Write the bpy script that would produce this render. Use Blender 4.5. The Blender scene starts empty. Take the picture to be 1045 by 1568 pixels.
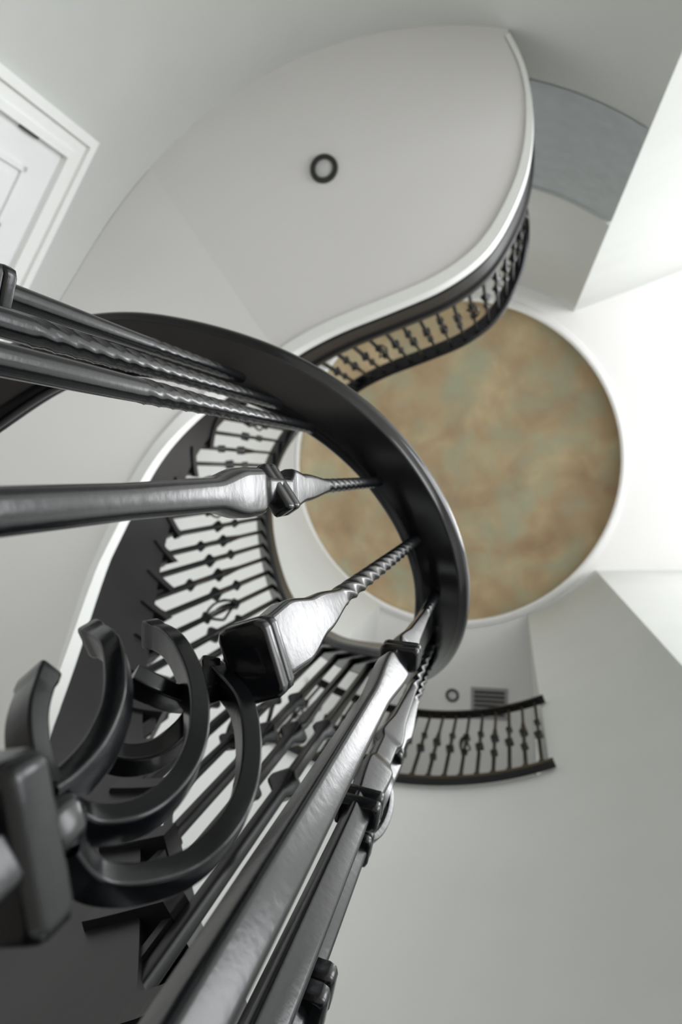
import bpy, bmesh, math, random
from mathutils import Vector, Matrix, Quaternion
random.seed(4)
S=bpy.context.scene
try: S.view_settings.view_transform='Standard'
except Exception: pass
F=1700.0; CX=784.0; CY=1176.5; CZ=0.05
ZU,ZV=1165.0,1085.0
cam_pos=Vector((0,0,CZ))
zc=Vector(((ZU-CX)/F,(ZV-CY)/F,1)).normalized()
Q=zc.rotation_difference(Vector((0,0,1)))
def ray(u,v): return Q@Vector(((u-CX)/F,(v-CY)/F,1))
def P(u,v,h):
    d=ray(u,v); t=h/d.z
    return Vector((d.x*t,d.y*t,h+CZ))
# camera
cd=bpy.data.cameras.new('camera'); cam=bpy.data.objects.new('camera',cd); S.collection.objects.link(cam)
r=Q@Vector((1,0,0)); dn=Q@Vector((0,1,0)); f=Q@Vector((0,0,1))
M=Matrix(((r.x,-dn.x,-f.x,0),(r.y,-dn.y,-f.y,0),(r.z,-dn.z,-f.z,CZ),(0,0,0,1)))
cam.matrix_world=M
cd.sensor_fit='VERTICAL'; cd.sensor_height=36; cd.sensor_width=24; cd.lens=F/2353*36
cd.clip_start=0.01; cd.clip_end=100
cd.dof.use_dof=True; cd.dof.focus_distance=0.47; cd.dof.aperture_fstop=10.0
S.camera=cam

# ---------- materials
def mat(name,col,rough=.5,metal=0,noise=0,nscale=8,bump=0,bscale=60,spec=.5):
    m=bpy.data.materials.new(name); m.use_nodes=True; nt=m.node_tree; b=nt.nodes['Principled BSDF']
    b.inputs['Base Color'].default_value=(*col,1); b.inputs['Roughness'].default_value=rough; b.inputs['Metallic'].default_value=metal
    b.inputs['Specular IOR Level'].default_value=spec
    tc=nt.nodes.new('ShaderNodeTexCoord')
    if noise:
        n=nt.nodes.new('ShaderNodeTexNoise'); n.inputs['Scale'].default_value=nscale; n.inputs['Detail'].default_value=4
        nt.links.new(tc.outputs['Object'],n.inputs['Vector'])
        cr=nt.nodes.new('ShaderNodeValToRGB'); nt.links.new(n.outputs['Fac'],cr.inputs['Fac'])
        cr.color_ramp.elements[0].position=.3; cr.color_ramp.elements[1].position=.7
        cr.color_ramp.elements[0].color=(*[c*(1-noise) for c in col],1); cr.color_ramp.elements[1].color=(*[min(1,c*(1+noise)) for c in col],1)
        nt.links.new(cr.outputs['Color'],b.inputs['Base Color'])
    if bump:
        n2=nt.nodes.new('ShaderNodeTexNoise'); n2.inputs['Scale'].default_value=bscale; n2.inputs['Detail'].default_value=3
        nt.links.new(tc.outputs['Object'],n2.inputs['Vector'])
        bp=nt.nodes.new('ShaderNodeBump'); bp.inputs['Strength'].default_value=bump; bp.inputs['Distance'].default_value=.002
        nt.links.new(n2.outputs['Fac'],bp.inputs['Height']); nt.links.new(bp.outputs['Normal'],b.inputs['Normal'])
    return m
m_wall=mat('wall_paint',(.63,.64,.62),.7,noise=.02,nscale=3)
m_ceil=mat('ceiling_paint',(.82,.81,.80),.8,noise=.01,nscale=2)
m_sof=mat('soffit_paint',(.79,.775,.77),.8,noise=.01,nscale=2)
m_trim=mat('trim_white',(.9,.91,.89),.45,noise=.01)
m_iron=mat('black_iron',(.002,.0025,.004),.21,metal=0,bump=.08,bscale=130,spec=.45)
m_iron2=mat('black_iron_far',(.004,.004,.005),.3,spec=.2)
m_rail=mat('black_wood_rail',(.003,.003,.004),.19,noise=.2,nscale=30,spec=.5,bump=.02,bscale=50)
m_str=mat('dark_stringer',(.014,.013,.015),.4,noise=.3,nscale=7,spec=.3)
m_door=mat('door_paint',(.87,.88,.88),.35,noise=.01)
m_knee=mat('blue_grey_plaster',(.50,.54,.56),.55,noise=.06,nscale=14)  # plaster a little darker and bluer than the wall paint
m_floor=mat('floor_stone',(.62,.58,.53),.4,noise=.15,nscale=6)
m_blk=mat('black_trim',(.02,.02,.02),.4)
m_lens=mat('lamp_lens',(.6,.61,.6),.3)
m_vent=mat('vent_grey',(.33,.33,.33),.5)
m_glass=mat('window_frame_white',(.85,.85,.85),.4)
# mottled dome
m_dome=bpy.data.materials.new('mottled_faux_paint'); m_dome.use_nodes=True
nt=m_dome.node_tree; b=nt.nodes['Principled BSDF']; b.inputs['Roughness'].default_value=.75
tc=nt.nodes.new('ShaderNodeTexCoord')
def nz(sc,det,dist):
    n=nt.nodes.new('ShaderNodeTexNoise'); n.inputs['Scale'].default_value=sc; n.inputs['Detail'].default_value=det; n.inputs['Distortion'].default_value=dist
    nt.links.new(tc.outputs['Object'],n.inputs['Vector']); return n
n1=nz(2.4,9,.3); n2=nz(2.8,9,.3)
cr=nt.nodes.new('ShaderNodeValToRGB'); e=cr.color_ramp.elements
e[0].position=.30; e[0].color=(.30,.20,.115,1); e[1].position=.72; e[1].color=(.50,.405,.245,1)
x=e.new(.5); x.color=(.385,.285,.165,1)
nt.links.new(n1.outputs['Fac'],cr.inputs['Fac'])
cr2=nt.nodes.new('ShaderNodeValToRGB'); cr2.color_ramp.elements[0].position=.44; cr2.color_ramp.elements[0].color=(0,0,0,1); cr2.color_ramp.elements[1].position=.66; cr2.color_ramp.elements[1].color=(.75,.75,.75,1)
nt.links.new(n2.outputs['Fac'],cr2.inputs['Fac'])
mx=nt.nodes.new('ShaderNodeMixRGB'); nt.links.new(cr2.outputs['Color'],mx.inputs[0]); nt.links.new(cr.outputs['Color'],mx.inputs[1]); mx.inputs[2].default_value=(.32,.34,.235,1)
nt.links.new(mx.outputs[0],b.inputs['Base Color'])

# ---------- helpers
def empty(name,loc=(0,0,0)):
    o=bpy.data.objects.new(name,None); S.collection.objects.link(o); return o
def mk(name,bm,m,parent=None,smooth=True,ang=35,recalc=True,wn=False):
    if recalc: bmesh.ops.recalc_face_normals(bm,faces=bm.faces)
    me=bpy.data.meshes.new(name); bm.to_mesh(me); bm.free()
    me.materials.append(m)
    if smooth:
        for p in me.polygons: p.use_smooth=True
        try: me.set_sharp_from_angle(angle=math.radians(ang))
        except Exception: pass
    o=bpy.data.objects.new(name,me); S.collection.objects.link(o)
    if parent: o.parent=parent
    if wn:
        w=o.modifiers.new('weighted_normals','WEIGHTED_NORMAL'); w.mode='FACE_AREA'; w.weight=80; w.keep_sharp=True
    return o
def cat(pts,n=8):
    out=[]; N=len(pts)
    for i in range(N-1):
        p0=pts[max(i-1,0)];p1=pts[i];p2=pts[i+1];p3=pts[min(i+2,N-1)]
        for k in range(n):
            t=k/n
            out.append(.5*((2*p1)+(-p0+p2)*t+(2*p0-5*p1+4*p2-p3)*t*t+(-p0+3*p1-3*p2+p3)*t**3))
    out.append(pts[-1].copy()); return out
def smooth_path(p,it):
    for _ in range(it):
        p=[p[0]]+[(p[i-1]+2*p[i]+p[i+1])/4 for i in range(1,len(p)-1)]+[p[-1]]
    return p
def sweep(bm,path,prof,closed=True,cap=True,scale=None,ref=Vector((0,0,1)),flatup=False):
    rings=[]
    for i,p in enumerate(path):
        t=(path[min(i+1,len(path)-1)]-path[max(i-1,0)]).normalized()
        s=t.cross(ref).normalized(); u=ref if flatup else s.cross(t).normalized()
        k=scale[i] if scale else 1
        rings.append([bm.verts.new(p+s*a*k+u*b_*k) for a,b_ in prof])
    n=len(prof)
    for i in range(len(rings)-1):
        for j in range(n if closed else n-1):
            bm.faces.new((rings[i][j],rings[i][(j+1)%n],rings[i+1][(j+1)%n],rings[i+1][j]))
    if cap and closed:
        bm.faces.new(rings[0][::-1]); bm.faces.new(rings[-1])
def loft(bm,x,y,secs,ax=0.0,bev=.3):
    # rounded-rectangle sections (12 points)
    rings=[]
    for z,hx,hy,ro in secs:
        c,s=math.cos(ax+ro),math.sin(ax+ro); bb=min(hx,hy)*bev
        pts=[]
        for sx,sy,a0 in ((1,-1,-90),(1,1,0),(-1,1,90),(-1,-1,180)):
            for da in (0,45,90):
                a=math.radians(a0+da); pts.append((sx*(hx-bb)+bb*math.cos(a),sy*(hy-bb)+bb*math.sin(a)))
        rings.append([bm.verts.new((x+a*c-b_*s,y+a*s+b_*c,z)) for a,b_ in pts])
    for i in range(len(rings)-1):
        for j in range(12): bm.faces.new((rings[i][j],rings[i][(j+1)%12],rings[i+1][(j+1)%12],rings[i+1][j]))
    bm.faces.new(rings[0][::-1]); bm.faces.new(rings[-1])
def box(bm,o,ax,ay,az,lx,ly,lz):
    vs=[bm.verts.new(o+ax*(lx*i)+ay*(ly*j)+az*(lz*k)) for i in(0,1) for j in(0,1) for k in(0,1)]
    for q in ((0,1,3,2),(4,6,7,5),(0,4,5,1),(2,3,7,6),(0,2,6,4),(1,5,7,3)): bm.faces.new([vs[a] for a in q])
X=Vector((1,0,0));Y=Vector((0,1,0));Z=Vector((0,0,1))

# ---------- drum shell
C=Vector((-.42,-.17)); R=1.61; H=7.0+CZ
def ang(p): return math.atan2(p.y-C.y,p.x-C.x)
def circ(a,z,r=R): return Vector((C.x+r*math.cos(a),C.y+r*math.sin(a),z))
def hit(u,v,r_=R):
    d=ray(u,v); a=d.x**2+d.y**2; bq=-2*(d.x*C.x+d.y*C.y); c=C.length_squared-r_*r_
    t=(-bq+math.sqrt(bq*bq-4*a*c))/(2*a); return Vector((d.x*t,d.y*t,d.z*t+CZ))
A=P(1300,740,7.0); B=P(1375,1315,7.0)
aA=ang(A); aB=ang(B)
HF=3.32
Bal=P(1275,1785,3.4); aBal=ang(Bal); aBal2=math.radians(118)
def arcwall(bm,a0,a1,z0,z1,r=R,n=48):
    vs=[(bm.verts.new(circ(a0+(a1-a0)*i/n,z0,r)),bm.verts.new(circ(a0+(a1-a0)*i/n,z1,r))) for i in range(n+1)]
    for i in range(n): bm.faces.new((vs[i][0],vs[i+1][0],vs[i+1][1],vs[i][1]))
zHall=HF+CZ
bm=bmesh.new(); arcwall(bm,aB,aBal,0,H); arcwall(bm,aBal,aBal2,0,zHall); arcwall(bm,aBal2,aA+2*math.pi,0,H,n=96)
mk('wall_curved',bm,m_wall,ang=80,recalc=False)
cA=circ(aA,0); cB=circ(aB,0)
def vwall(name,p,q,z0,z1,m=m_wall):
    bm=bmesh.new(); v=[bm.verts.new((p.x,p.y,z0)),bm.verts.new((q.x,q.y,z0)),bm.verts.new((q.x,q.y,z1)),bm.verts.new((p.x,p.y,z1))]; bm.faces.new(v)
    return mk(name,bm,m,smooth=False,recalc=False)
XE=4.6
dA=(P(1568,640,7)-A); dA/=dA.x; dB=(P(1568,1315,7)-B); dB/=dB.x
eA=cA+dA*(XE-cA.x); eB=cB+dB*(XE-cB.x)
vwall('wall_north',cA,eA,0,H); vwall('wall_south',cB,eB,0,H)
h1=circ(aBal,0); h2=circ(aBal2,0)
vwall('wall_hall_east',h1,Vector((h1.x+.12,3.6,0)),zHall,H)
vwall('wall_hall_west',h2,Vector((h2.x-.3,3.6,0)),zHall,H)
vwall('wall_hall_south',Vector((h2.x-.3,3.6,0)),Vector((h1.x+.12,3.6,0)),zHall,H)
bm=bmesh.new()
vs=[bm.verts.new(circ(aBal+(aBal2-aBal)*i/20,zHall)) for i in range(21)]+[bm.verts.new((h2.x-.3,3.6,zHall)),bm.verts.new((h1.x+.12,3.6,zHall))]
bm.faces.new(vs); mk('floor_hall',bm,m_floor,smooth=False)
bm=bmesh.new(); box(bm,Vector((-2.2,-2.6,-.06)),X,Y,Z,7,5.2,.06); mk('floor',bm,m_floor,smooth=False)
# ceiling with hole
dl=P(688,1075,7.0); dr=P(1428,1060,7.0); DC=(dl+dr)/2; DR=(dr-dl).length/2
DC.y=((P(1050,692,7.0)+P(1050,1426,7.0))/2).y
bm=bmesh.new(); n=96; ri=[];ro=[]
x0,x1,y0,y1=-2.3,XE+.1,-3.2,3.8
for i in range(n):
    a=2*math.pi*i/n; c,s=math.cos(a),math.sin(a)
    ri.append(bm.verts.new((DC.x+DR*c,DC.y+DR*s,H)))
    t=min([((x1 if c>0 else x0)-DC.x)/c if abs(c)>1e-6 else 1e9, ((y1 if s>0 else y0)-DC.y)/s if abs(s)>1e-6 else 1e9])
    ro.append(bm.verts.new((DC.x+t*c,DC.y+t*s,H)))
for i in range(n): bm.faces.new((ri[i],ri[(i+1)%n],ro[(i+1)%n],ro[i]))
mk('ceiling',bm,m_ceil,smooth=False)
def lathe(bm,c,prof,n=96):
    rings=[[bm.verts.new((c.x+r_*math.cos(2*math.pi*i/n),c.y+r_*math.sin(2*math.pi*i/n),z)) for i in range(n)] for r_,z in prof]
    for k in range(len(rings)-1):
        for i in range(n): bm.faces.new((rings[k][i],rings[k][(i+1)%n],rings[k+1][(i+1)%n],rings[k+1][i]))
bm=bmesh.new(); pr=[(DR,H)]+[(DR*math.cos(t*math.pi/2/14),H+.04+.30*math.sin(t*math.pi/2/14)) for t in range(0,14)]+[(.0005,H+.341)]
lathe(bm,DC,pr); mk('ceiling_dome',bm,m_dome,ang=80)
bm=bmesh.new(); lathe(bm,DC,[(DR,H+.02),(DR,H-.015),(DR+.025,H-.028),(DR+.04,H-.015),(DR+.055,H-.02),(DR+.068,H-.002)]); mk('trim_dome',bm,m_ceil,ang=60)
# east wall with window
bm=bmesh.new()
ya,yb=eA.y,eB.y
wy0,wy1=ya+.5,yb-.4
def fr(p0,p1,z0,z1): box(bm,Vector((XE,p0,z0)),X,Y,Z,.12,p1-p0,z1-z0)
fr(ya-.1,wy0,0,H); fr(wy1,yb+.1,0,H); fr(wy0,wy1,0,.3); fr(wy0,wy1,H-.5,H); fr(wy0,wy1,2.9,3.3)
mk('wall_east',bm,m_wall,smooth=False)
wp=empty('window_1'); bm=bmesh.new()
for i in range(5):
    yy=wy0+(wy1-wy0)*i/4; box(bm,Vector((XE+.03,yy-.025,.3)),X,Y,Z,.06,.05,H-.8)
for zz in (.3,1.2,2.1,2.85,3.3,4.3,5.3,H-.55): box(bm,Vector((XE+.03,wy0,zz)),X,Y,Z,.06,wy1-wy0,.05)
mk('mullions',bm,m_glass,wp,smooth=False)

# ---------- rail path
ctrl=[]
for u,v in [(1166,80),(1200,150),(1217,240),(1213,340),(1186,440),(1118,562),(1020,640),(900,694),(780,742),(700,782),(645,818)]:
    p=P(u,v,3.05); p.z=4.42+CZ; ctrl.append(p)
nS=len(ctrl)
for u,v,h in [(690,965,4.33),(622,1060,4.0),(600,1200,3.5),(635,1375,2.75),(730,1485,2.1),(850,1530,1.65),(940,1538,1.38),(996,1475,1.15),(1013,1350,1.06),(978,1215,1.02),(900,1085,.98),(805,985,.95),(690,905,.92),(560,845,.89),(400,800,.87),(250,785,.85),(90,820,.83),(-80,930,.81)]:
    ctrl.append(P(u,v,h))
path=smooth_path(cat(ctrl,10),6)
iE=(nS-1)*10
railway=empty('stair_railing')
def rp(w,h):
    half=[(.60,0),(.70,.02),(.74,.09),(.86,.11),(.96,.19),(1,.32),(.97,.44),(.88,.50),(.84,.56),(.90,.62),(.90,.72),(.82,.84),(.68,.93),(.45,.98)]
    return [(w*a,h*b_) for a,b_ in half]+[(-w*a,h*b_) for a,b_ in reversed(half)]
bm=bmesh.new(); sweep(bm,path,rp(.041,.060)); mk('handrail',bm,m_rail,railway,ang=60,wn=True)
def near_path(x,y,lo=0,hi=None):
    return min(range(lo,hi or len(path)),key=lambda i:(path[i].x-x)**2+(path[i].y-y)**2)
# ---------- stair
W=Vector((-.5,.15))
def outer(p):
    d=Vector((p.x-W.x,p.y-W.y)).normalized(); q=W-C
    bq=q.dot(d); t=-bq+math.sqrt(bq*bq-q.length_squared+(R-.002)**2); return W+d*t, d
stair=empty('spiral_staircase')
fl=path[iE:]
rise=.185
RH=.98
zl=3.05+CZ
D0=fl[0].z-RH-zl
def at_z(z):
    for i in range(len(fl)-1):
        if fl[i].z>=z>=fl[i+1].z:
            t=(fl[i].z-z)/max(1e-9,fl[i].z-fl[i+1].z); return fl[i].lerp(fl[i+1],t)
    return fl[0] if z>fl[0].z else fl[-1]
def depth(p):
    t=min(1,max(0,(fl[0].z-p.z)/1.0)); return D0+(.50-D0)*t
def ribbon(bm,pth,top,th):
    rings=[]
    for i,p in enumerate(pth):
        t=(pth[min(i+1,len(pth)-1)]-pth[max(i-1,0)]); t.z=0; t.normalize(); s=t.cross(Z)
        zt=p.z-top; zb=max(p.z-RH-depth(p),0.0); zt=max(zt,zb+.01)
        rings.append([bm.verts.new((p.x+s.x*a,p.y+s.y*a,z)) for a,z in((-th,zb),(th,zb),(th,zt),(-th,zt))])
    for i in range(len(rings)-1):
        for j in range(4): bm.faces.new((rings[i][j],rings[i][(j+1)%4],rings[i+1][(j+1)%4],rings[i+1][j]))
    bm.faces.new(rings[0][::-1]); bm.faces.new(rings[-1])
iend=next(i for i,p in enumerate(fl) if p.z-1.0<.12)
st=fl[:iend]
bm=bmesh.new(); ribbon(bm,st,RH+.10,.018)
mk('stringer',bm,m_str,stair,ang=30)
tp=[p-Z*(RH+depth(p)) for p in st if p.z-(RH+depth(p))>.02]
bm=bmesh.new(); sweep(bm,tp,[(-.026,-.03),(.026,-.03),(.03,.03),(-.03,.03)],flatup=True); mk('soffit_bead',bm,m_trim,stair,ang=30)
bm=bmesh.new(); pr=None
for p in st:
    z=p.z-(RH+depth(p))
    if z<.03: break
    o,d=outer(p); vs=[bm.verts.new(Vector((p.x,p.y,z)).lerp(Vector((o.x,o.y,z)),k/4)) for k in range(5)]
    if pr:
        for k in range(4): bm.faces.new((pr[k],pr[k+1],vs[k+1],vs[k]))
    pr=vs
mk('soffit',bm,m_sof,stair,ang=80)
bt=bmesh.new(); br=bmesh.new()
k=1; top=fl[0].z-RH
while k*rise<top-.02:
    za=k*rise; pa=at_z(za+RH+.0); pb=at_z(za+RH+rise)
    if pa is not fl[-1] and (pb-pa).length>1e-4:
        N=5; up=[];lo=[]
        zt=za
        for q in range(N+1):
            zz=za+RH+rise*q/N; p=at_z(zz); o,d=outer(p)
            inn=Vector((p.x-d.x*.028,p.y-d.y*.028))
            up.append((bt.verts.new((inn.x,inn.y,zt)),bt.verts.new((o.x,o.y,zt)))); lo.append((bt.verts.new((inn.x,inn.y,zt-.035)),bt.verts.new((o.x,o.y,zt-.035))))
        for q in range(N):
            bt.faces.new((up[q][0],up[q+1][0],up[q+1][1],up[q][1])); bt.faces.new((lo[q][0],lo[q][1],lo[q+1][1],lo[q+1][0]))
            bt.faces.new((up[q][0],lo[q][0],lo[q+1][0],up[q+1][0]))
        bt.faces.new((up[0][0],up[0][1],lo[0][1],lo[0][0])); bt.faces.new((up[N][0],up[N][1],lo[N][1],lo[N][0]))
        o,d=outer(pa); 
        a0=Vector((pa.x+d.x*.03,pa.y+d.y*.03))
        v=[br.verts.new((a0.x,a0.y,za-rise)),br.verts.new((o.x,o.y,za-rise)),br.verts.new((o.x,o.y,za-.035)),br.verts.new((a0.x,a0.y,za-.035))]; br.faces.new(v)
        t=(pb-pa); t.z=0; L=t.length; t.normalize(); s=t.cross(Z)
        box(bt,Vector((pa.x,pa.y,za-rise-.02))-s*.012,t,s,Z,.010,.024,rise-.02)
    k+=1
mk('treads',bt,m_str,stair,smooth=False); mk('risers',br,m_trim,stair,smooth=False,recalc=False)

# ---------- landing
land=empty('upper_landing')
sp=path[:iE+1]
pE=sp[-1]; oE,_=outer(pE); aE=ang(oE); aS=ang(sp[0])
if aE>0: aE-=2*math.pi
def land_face(bm,z):
    vs=[bm.verts.new((p.x,p.y,z)) for p in sp]
    a=aE; n=40
    for i in range(n+1):
        aa=aE+(aS-aE)*i/n; q=circ(aa,z,R+.005); vs.append(bm.verts.new(q))
    bm.faces.new(vs)
bm=bmesh.new(); land_face(bm,zl); land_face(bm,zl+.36); mk('slab',bm,m_sof,land,smooth=False)
bm=bmesh.new(); q=[Vector((p.x,p.y,zl)) for p in sp]
sweep(bm,q,[(-.012,0.0),(.012,0.0),(.012,.13),(.018,.14),(.018,.30),(.012,.31),(.012,.33),(.03,.34),(.03,.39),(-.012,.39)],flatup=True); mk('fascia',bm,m_str,land,ang=30)
sc=[min(1.25,.55+.8*max(0,(i-15)/40)) for i in range(len(q))]
bm=bmesh.new(); sweep(bm,q,[(-.018,-.012),(.018,-.012),(.022,.045),(-.018,.045)],flatup=True,scale=sc); mk('edge_bead',bm,m_trim,land,ang=30)

# ---------- far balusters
def knot(secs,z,h,wd,base): 
    secs+= [(z-h/2,base,base,0),(z-h*.12,wd,wd,0),(z+h*.12,wd,wd,0),(z+h/2,base,base,0)]
def far_bal(bm,p,zb,kind,ax):
    zt=p.z+.004; L=zt-zb; s=[(zb,.014,.014,0),(zb+.03,.014,.014,0),(zb+.031,.0085,.0085,0)]
    if kind==0:
        knot(s,zb+L*.42,.055,.020,.0085); knot(s,zb+L*.62,.045,.016,.0080)
    elif kind==1:
        knot(s,zb+L*.30,.045,.017,.0085); knot(s,zb+L*.52,.055,.020,.0085)
        s+=[(zb+L*.56,.015,.007,0),(zb+L*.70,.007,.007,0)]
    else:
        knot(s,zb+L*.36,.03,.016,.007); knot(s,zb+L*.60,.03,.016,.007)
    s+=[(zt,.0072,.0072,0)]
    loft(bm,p.x,p.y,s,ax)
    if kind==2:
        for q in range(4):
            a=ax+q*math.pi/2
            pts=[]
            for i in range(9):
                t=i/8; rr=.006+.025*math.sin(math.pi*t); aa=a+t*1.6
                pts.append(Vector((p.x+rr*math.cos(aa),p.y+rr*math.sin(aa),zb+L*(.36+.24*t))))
            sweep(bm,pts,[(-.004,-.004),(.004,-.004),(.004,.004),(-.004,.004)],ref=Vector((.3,.2,.9)).normalized())
def walk(pth,step,start=0):
    out=[];acc=step-start
    for i in range(1,len(pth)):
        d=(pth[i].xy-pth[i-1].xy).length; 
        while acc<=d:
            t=acc/d; out.append((pth[i-1].lerp(pth[i],t),i)); acc+=step
        acc-=d
    return out
bm=bmesh.new()
kinds=[0,1,0,1,0,2]
for j,(p,i) in enumerate(walk(sp,.085,.05)):
    t=sp[min(i+1,len(sp)-1)]-sp[i-1]; far_bal(bm,p,zl+.385,kinds[j%6],math.atan2(t.y,t.x))
iN=near_path(*P(948,1550,1.36).xy,lo=iE+30)
flf=path[iE:iN-2]
lst=walk(flf,.072,.03)
for j,(p,i) in enumerate(lst):
    t=flf[min(i+1,len(flf)-1)]-flf[i-1]
    zb=math.floor((p.z-RH)/rise+1e-6)*rise
    far_bal(bm,p,max(0,zb-.002),kinds[j%6],math.atan2(t.y,t.x))
mk('balusters_upper',bm,m_iron2,railway,ang=40)

# ---------- near balusters
def interp(tab,h):
    for i in range(len(tab)-1):
        if tab[i][0]<=h<=tab[i+1][0]:
            t=(h-tab[i][0])/max(1e-9,tab[i+1][0]-tab[i][0])
            if abs(tab[i+1][1]-tab[i][1])>.003: t=t*t*(3-2*t)
            return [tab[i][k]+(tab[i+1][k]-tab[i][k])*t for k in(1,2)]
    return tab[-1][1:3] if h>tab[-1][0] else tab[0][1:3]
def near_bal(name,u,v,tab,collars,tw,turns,rot=0,bev=.3,gap=None):
    best=None
    for i in range(iE+40,len(path)):
        q=path[i]; pp=P(u,v,q.z-CZ); d=(pp.xy-q.xy).length
        if best is None or d<best[0]: best=(d,i,pp)
    _,i,p=best
    ht=path[i].z-CZ+.006
    az=math.atan2(p.y,p.x)
    ax=az+math.pi/2+rot
    bm=bmesh.new(); secs=[]; n=420; low=[]
    hs=[-CZ+(ht+CZ)*k/n for k in range(n+1)]
    for h in hs:
        a,b_=interp(tab,h); ro=0
        if h>tw: ro=(h-tw)/(ht-tw)*turns*2*math.pi
        if gap and h<gap[0]: low.append((h+CZ,a,b_,ro)); continue
        if gap and h<gap[1]: continue
        secs.append((h+CZ,a,b_,ro))
    loft(bm,p.x,p.y,secs,ax,bev)
    if low: loft(bm,p.x,p.y,low,ax,bev)
    for col in collars:
        h,hh,a,b_,rr=col[:5]; single=len(col)>5
        m_=hh/2
        s=[]
        for (z0,z1) in (((h-m_,h+m_),) if single else ((h-m_,h-.0005),(h+.0005,h+m_))):
            dz=z1-z0; e0=dz*.25
            for tt,ee in ((0,1),(.05,.6),(.12,.28),(.25,0),(.75,0),(.88,.28),(.95,.6),(1,1)):
                s.append((z0+dz*tt+CZ,a-e0*ee,b_-e0*ee,0))
        loft(bm,p.x,p.y,s,rr if rr is not None else ax,bev=.4)
    mk(name,bm,m_iron,railway,ang=60,wn=True)
    return p,ax,ht
D=math.radians
tA=[(-.06,.0088,.0088),(.40,.0088,.0088),(.50,.0083,.0083),(.60,.0073,.0073),(.95,.006,.006)]
near_bal('baluster_1',553,868,tA,[(.42,.026,.017,.015,None)],.64,2.6,rot=-.10,bev=.72)
near_bal('baluster_2',715,985,tA,[],.47,5.0,rot=-.08,bev=.72)
near_bal('baluster_9',640,930,tA,[],.40,5.6,rot=-.1,bev=.72)
tB=[(-.06,.0095,.0095),(.30,.0085,.0085),(.40,.010,.009),(.455,.0165,.0095),(.48,.0165,.009),(.505,.010,.006),(.56,.0085,.0055),(.565,.0160,.0070),(.60,.0120,.007),(.70,.0062,.0062),(1.0,.0062,.0062)]
near_bal('baluster_3',868,1108,tB,[(.53,.030,.020,.008,D(57))],.68,3.0,rot=.03,bev=.6)
tC=[(-.06,.010,.010),(.12,.010,.010),(.20,.007,.007),(.33,.007,.007),(.355,.009,.006),(.375,.0175,.0070),(.405,.0195,.0075),(.46,.0135,.0075),(.54,.0068,.0068),(1.05,.0065,.0065)]
p4,ax4,ht4=near_bal('baluster_4',958,1240,tC,[(.348,.020,.020,.0135,D(73)),(.158,.018,.023,.012,D(80),1)],.53,3.6,rot=.26,bev=.45,gap=(.17,.335))
tD=[(-.06,.012,.012),(.3,.0115,.011),(.55,.010,.009),(.655,.015,.009),(.68,.010,.006),(.72,.010,.006),(.735,.014,.007),(.80,.009,.007),(.9,.006,.006),(1.2,.006,.006)]
near_bal('baluster_5',1001,1368,tD,[(.705,.030,.019,.012,D(5))],.92,1.6,rot=.42,bev=.45)
near_bal('baluster_6',992,1480,tD,[(.58,.034,.018,.012,D(10))],.92,1.6,rot=.3,bev=.45)
tE=[(-.06,.011,.011),(.5,.0105,.010),(.70,.010,.009),(.84,.014,.009),(.86,.010,.006),(.9,.010,.006),(.92,.014,.006),(1.05,.007,.006),(1.4,.006,.006)]
near_bal('baluster_7',958,1548,tE,[(.88,.034,.023,.014,D(5))],1.05,1.5,rot=.3,bev=.45)
p8,ax8,ht8=near_bal('baluster_8',985,1530,tE,[(.44,.04,.022,.015,D(12)),(.83,.024,.014,.014,D(12)),(.63,.024,.014,.014,D(12))],1.05,1.5,rot=.4,bev=.45)
# scroll baskets
SEC=[(-.0064,-.0030),(-.0060,-.0039),(-.0050,-.0043),(.0050,-.0043),(.0060,-.0039),(.0064,-.0030),(.0064,.0030),(.0060,.0039),(.0050,.0043),(-.0050,.0043),(-.0060,.0039),(-.0064,.0030)]
def ribbon3(bm,pts,sec,tip=1.25):
    n=len(pts)-1; cen=sum(pts,Vector())/len(pts); nor=Vector(); m=len(sec)
    for i in range(n): nor+=(pts[i]-cen).cross(pts[i+1]-cen)
    nor.normalize()
    rings=[]
    for i,q in enumerate(pts):
        t=(pts[min(i+1,n)]-pts[max(i-1,0)]).normalized(); nn=t.cross(nor).normalized(); sd=nn.cross(t)
        k=tip if i>=n-2 else 1
        rings.append([bm.verts.new(q+sd*a*k+nn*b_*k) for a,b_ in sec])
    for i in range(n):
        for j in range(m): bm.faces.new((rings[i][j],rings[i][(j+1)%m],rings[i+1][(j+1)%m],rings[i+1][j]))
    bm.faces.new(rings[0][::-1]); bm.faces.new(rings[-1])
bm=bmesh.new()
curves=[
 [(120,1850,.20),(190,1895,.212),(320,1880,.228),(410,1800,.25),(450,1700,.27),(445,1580,.30),(400,1485,.325),(345,1455,.34)],
 [(140,1950,.195),(210,2025,.205),(330,2030,.218),(450,1985,.235),(540,1880,.255),(572,1750,.285),(555,1620,.32),(490,1550,.345)],
 [(110,1840,.20),(170,1795,.212),(235,1715,.228),(272,1610,.245),(262,1500,.265),(215,1465,.28)],
 [(105,1830,.20),(72,1760,.205),(62,1650,.215),(90,1560,.235)],
 [(200,1700,.27),(270,1745,.275),(360,1735,.285),(430,1670,.30),(470,1590,.33),(480,1530,.345)],
 [(300,1560,.29),(350,1585,.295),(420,1610,.31),(480,1600,.33),(530,1540,.35)],
]
for c_ in curves:
    ribbon3(bm,smooth_path(cat([P(*q) for q in c_],8),3),SEC,1.12)
nd=P(118,1900,.195)
loft(bm,nd.x,nd.y,[(.180+CZ,.004,.004,0),(.186+CZ,.008,.008,0),(.198+CZ,.009,.009,0),(.206+CZ,.005,.005,0)],ax4,bev=.6)
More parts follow.
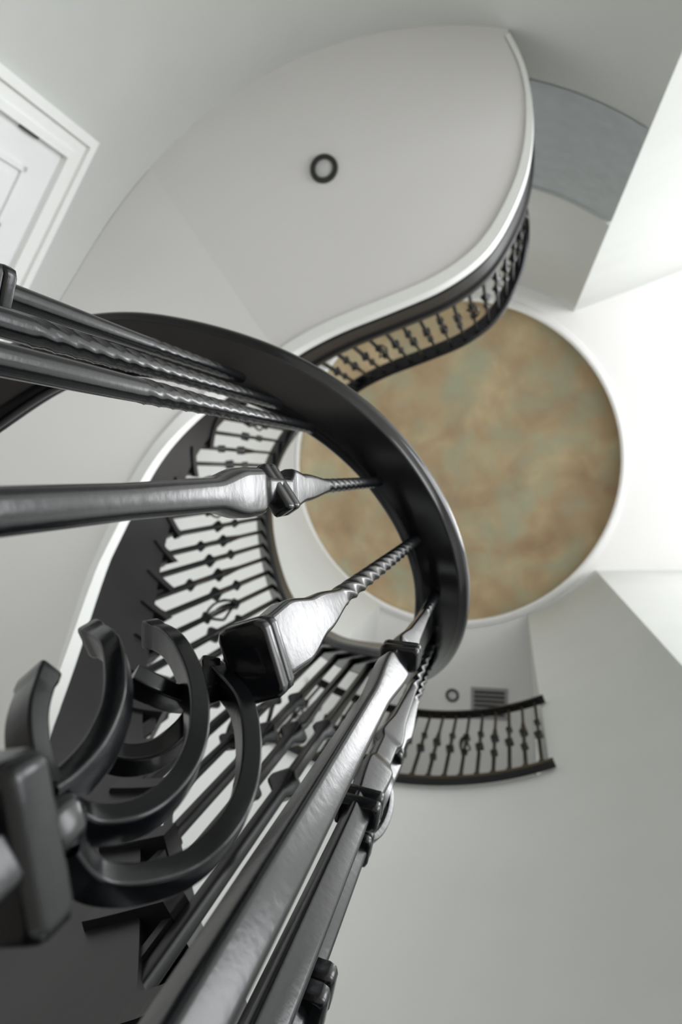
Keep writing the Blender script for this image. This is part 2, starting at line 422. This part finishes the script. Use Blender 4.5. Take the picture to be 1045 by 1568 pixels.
def cscroll(bm,p,az,r0,z0,z1,rad,cut):
    pts=[]; n=18
    d=Vector((math.cos(az),math.sin(az),0))
    for i in range(n+1):
        t=-math.pi/2+(math.pi+cut)*i/n
        pts.append(Vector((p.x,p.y,0))+d*(r0+rad*math.cos(t))+Z*((z0+z1)/2+(z1-z0)/2*math.sin(t)+CZ))
    ribbon3(bm,pts,[(a*.7,b_*.8) for a,b_ in SEC],1.1)
for k in range(4): cscroll(bm,p8,ax8+k*math.pi/2,.005,.65,.77,.014,.2)
mk('scroll_baskets',bm,m_iron,railway,ang=60,wn=True)

# ---------- balcony railing
bal=empty('balcony_railing')
ap=[circ(aBal-.02+(aBal2-aBal)*i/40,zHall+.93,R-.03) for i in range(41)]
bm=bmesh.new(); sweep(bm,ap,rp(.024,.042)); mk('handrail',bm,m_rail,bal,ang=25)
bm=bmesh.new(); sweep(bm,[p-Z*.93 for p in ap],[(-.018,-.01),(.018,-.01),(.018,.02),(-.018,.02)],flatup=True); mk('base_rail',bm,m_rail,bal,ang=25)
bm=bmesh.new()
for j,(p,i) in enumerate(walk(ap,.075,.02)):
    t=ap[min(i+1,40)]-ap[i-1]; far_bal(bm,p,zHall+.02,kinds[j%6],math.atan2(t.y,t.x))
mk('balusters',bm,m_iron2,bal,ang=40)

# ---------- recessed lights, vent
def downlight(name,p,r_):
    e_=empty(name)
    bm=bmesh.new(); lathe(bm,p,[(r_*.62,p.z-.001),(r_*.66,p.z-.012),(r_*.95,p.z-.012),(r_,p.z-.0005)],40); mk('ring',bm,m_blk,e_)
    bm=bmesh.new(); lathe(bm,p,[(r_*.68,p.z-.002),(r_*.55,p.z-.006),(r_*.3,p.z-.009),(.0005,p.z-.010)],40); mk('lens',bm,m_lens,e_)
downlight('recessed_light',P(745,388,3.05),.060)
pl=P(1040,1598,7.0); downlight('recessed_light',pl,.065)
ve=empty('ceiling_vent'); p=P(1125,1617,7.0)
bm=bmesh.new(); box(bm,p+Vector((-.17,-.15,-.012)),X,Y,Z,.34,.30,.011); mk('plate',bm,m_vent,ve,smooth=False)
bm=bmesh.new()
for i in range(6): box(bm,p+Vector((-.14,-.12+i*.042,-.026)),X,(Y+Z*.3).normalized(),Z,.28,.022,.012)
mk('louvers',bm,m_blk,ve,smooth=False)

# ---------- door
de=empty('door_1')
T1=hit(205,315); T2=hit(5,690)
dx=(T2-T1); dx.z=0; dx.normalize(); nn=Vector((C.x,C.y,0))-Vector((T1.x,T1.y,0)); nn-=dx*nn.dot(dx); nn.normalize()
ztop=T1.z; DWd=1.02; o=Vector((T1.x,T1.y,0))+nn*.012
bm=bmesh.new()
for (a,b_,th) in ((0,.035,.05),(.035,.085,.035),(.085,.115,.045)):
    ob=o-nn*.01
    box(bm,ob+dx*a,dx,nn,Z,b_-a,th,ztop-a)
    box(bm,ob+dx*(DWd-b_),dx,nn,Z,b_-a,th,ztop-a)
    box(bm,ob+dx*b_+Z*(ztop-b_),dx,nn,Z,DWd-2*b_,th,b_-a)
mk('casing',bm,m_trim,de,smooth=False)
bm=bmesh.new(); ob=o+dx*.115-nn*.03; wI=DWd-.23; hI=ztop-.115
box(bm,ob,dx,nn,Z,wI,.04,hI)
for (z0,z1) in ((.2,.95),(1.1,hI-.14)):
    for (a0,a1) in ((.11,wI/2-.05),(wI/2+.05,wI-.11)):
        for (a,b_,zz0,zz1) in ((a0,a0+.02,z0,z1),(a1-.02,a1,z0,z1),(a0,a1,z0,z0+.02),(a0,a1,z1-.02,z1)):
            box(bm,ob+dx*a+Z*zz0+nn*.04,dx,nn,Z,b_-a,.01,zz1-zz0)
        box(bm,ob+dx*(a0+.05)+Z*(z0+.05)+nn*.04,dx,nn,Z,a1-a0-.1,.006,z1-z0-.1)
mk('leaf',bm,m_door,de,smooth=False)
bm=bmesh.new()
for zz in (.3,1.3,hI-.25): box(bm,ob+Z*zz+nn*.035-dx*.012,dx,nn,Z,.02,.02,.09)
mk('hinges',bm,m_blk,de,smooth=False)

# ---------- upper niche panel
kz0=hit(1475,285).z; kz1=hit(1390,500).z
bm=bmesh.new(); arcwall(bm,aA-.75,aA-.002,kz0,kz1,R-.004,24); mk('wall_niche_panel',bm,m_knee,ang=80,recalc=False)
bm=bmesh.new(); sweep(bm,[circ(aA-.75+.748*i/24,kz1,R-.012) for i in range(25)],[(-.012,-.012),(.012,-.012),(.012,.012),(-.012,.012)],flatup=True); mk('trim_niche',bm,m_wall,ang=40)

# ---------- added foyer fixture, out of view, for highlights on the iron
lp=empty('highlight_fixture'); LC=Vector((2.35,-.25,H))
bm=bmesh.new(); lathe(bm,LC,[(.66,H-.001),(.66,H-.05),(.60,H-.06),(.57,H-.02),(.0005,H-.015)],48); mk('rim',bm,m_glass,lp)

# ---------- lights
wd=bpy.data.worlds.new('world'); S.world=wd; wd.use_nodes=True
wd.node_tree.nodes['Background'].inputs[0].default_value=(.85,.93,1,1); wd.node_tree.nodes['Background'].inputs[1].default_value=1.0
def area(name,loc,tgt,sx,sy,en,col=(1,1,1),shape='RECTANGLE'):
    l=bpy.data.lights.new(name,'AREA'); l.shape=shape; l.size=sx; l.size_y=sy; l.energy=en; l.color=col
    o=bpy.data.objects.new(name,l); S.collection.objects.link(o); o.location=loc
    o.rotation_euler=(Vector(tgt)-Vector(loc)).to_track_quat('-Z','Y').to_euler(); return o
area('window_daylight',(XE-.05,(ya+yb)/2,1.6),(0,(ya+yb)/2,1.6),2.4,2.4,135,(.96,.98,1))
area('window_daylight_upper',(XE-.05,(ya+yb)/2,5.0),(0,(ya+yb)/2,4.6),2.4,2.6,140,(.99,.99,1))
o=area('highlight_light',(LC.x,LC.y,H-.04),(LC.x,LC.y,0),1.1,1.1,26,(.97,.98,1),'DISK'); o.parent=lp  # added disk light, out of view, puts glints on the iron bars
pl2=bpy.data.lights.new('hall_fill','POINT'); pl2.energy=6; pl2.shadow_soft_size=.15; o=bpy.data.objects.new('hall_fill',pl2); S.collection.objects.link(o); o.location=(-.1,2.6,5.6)  # added point fill for the upper hall, not tied to a fixture
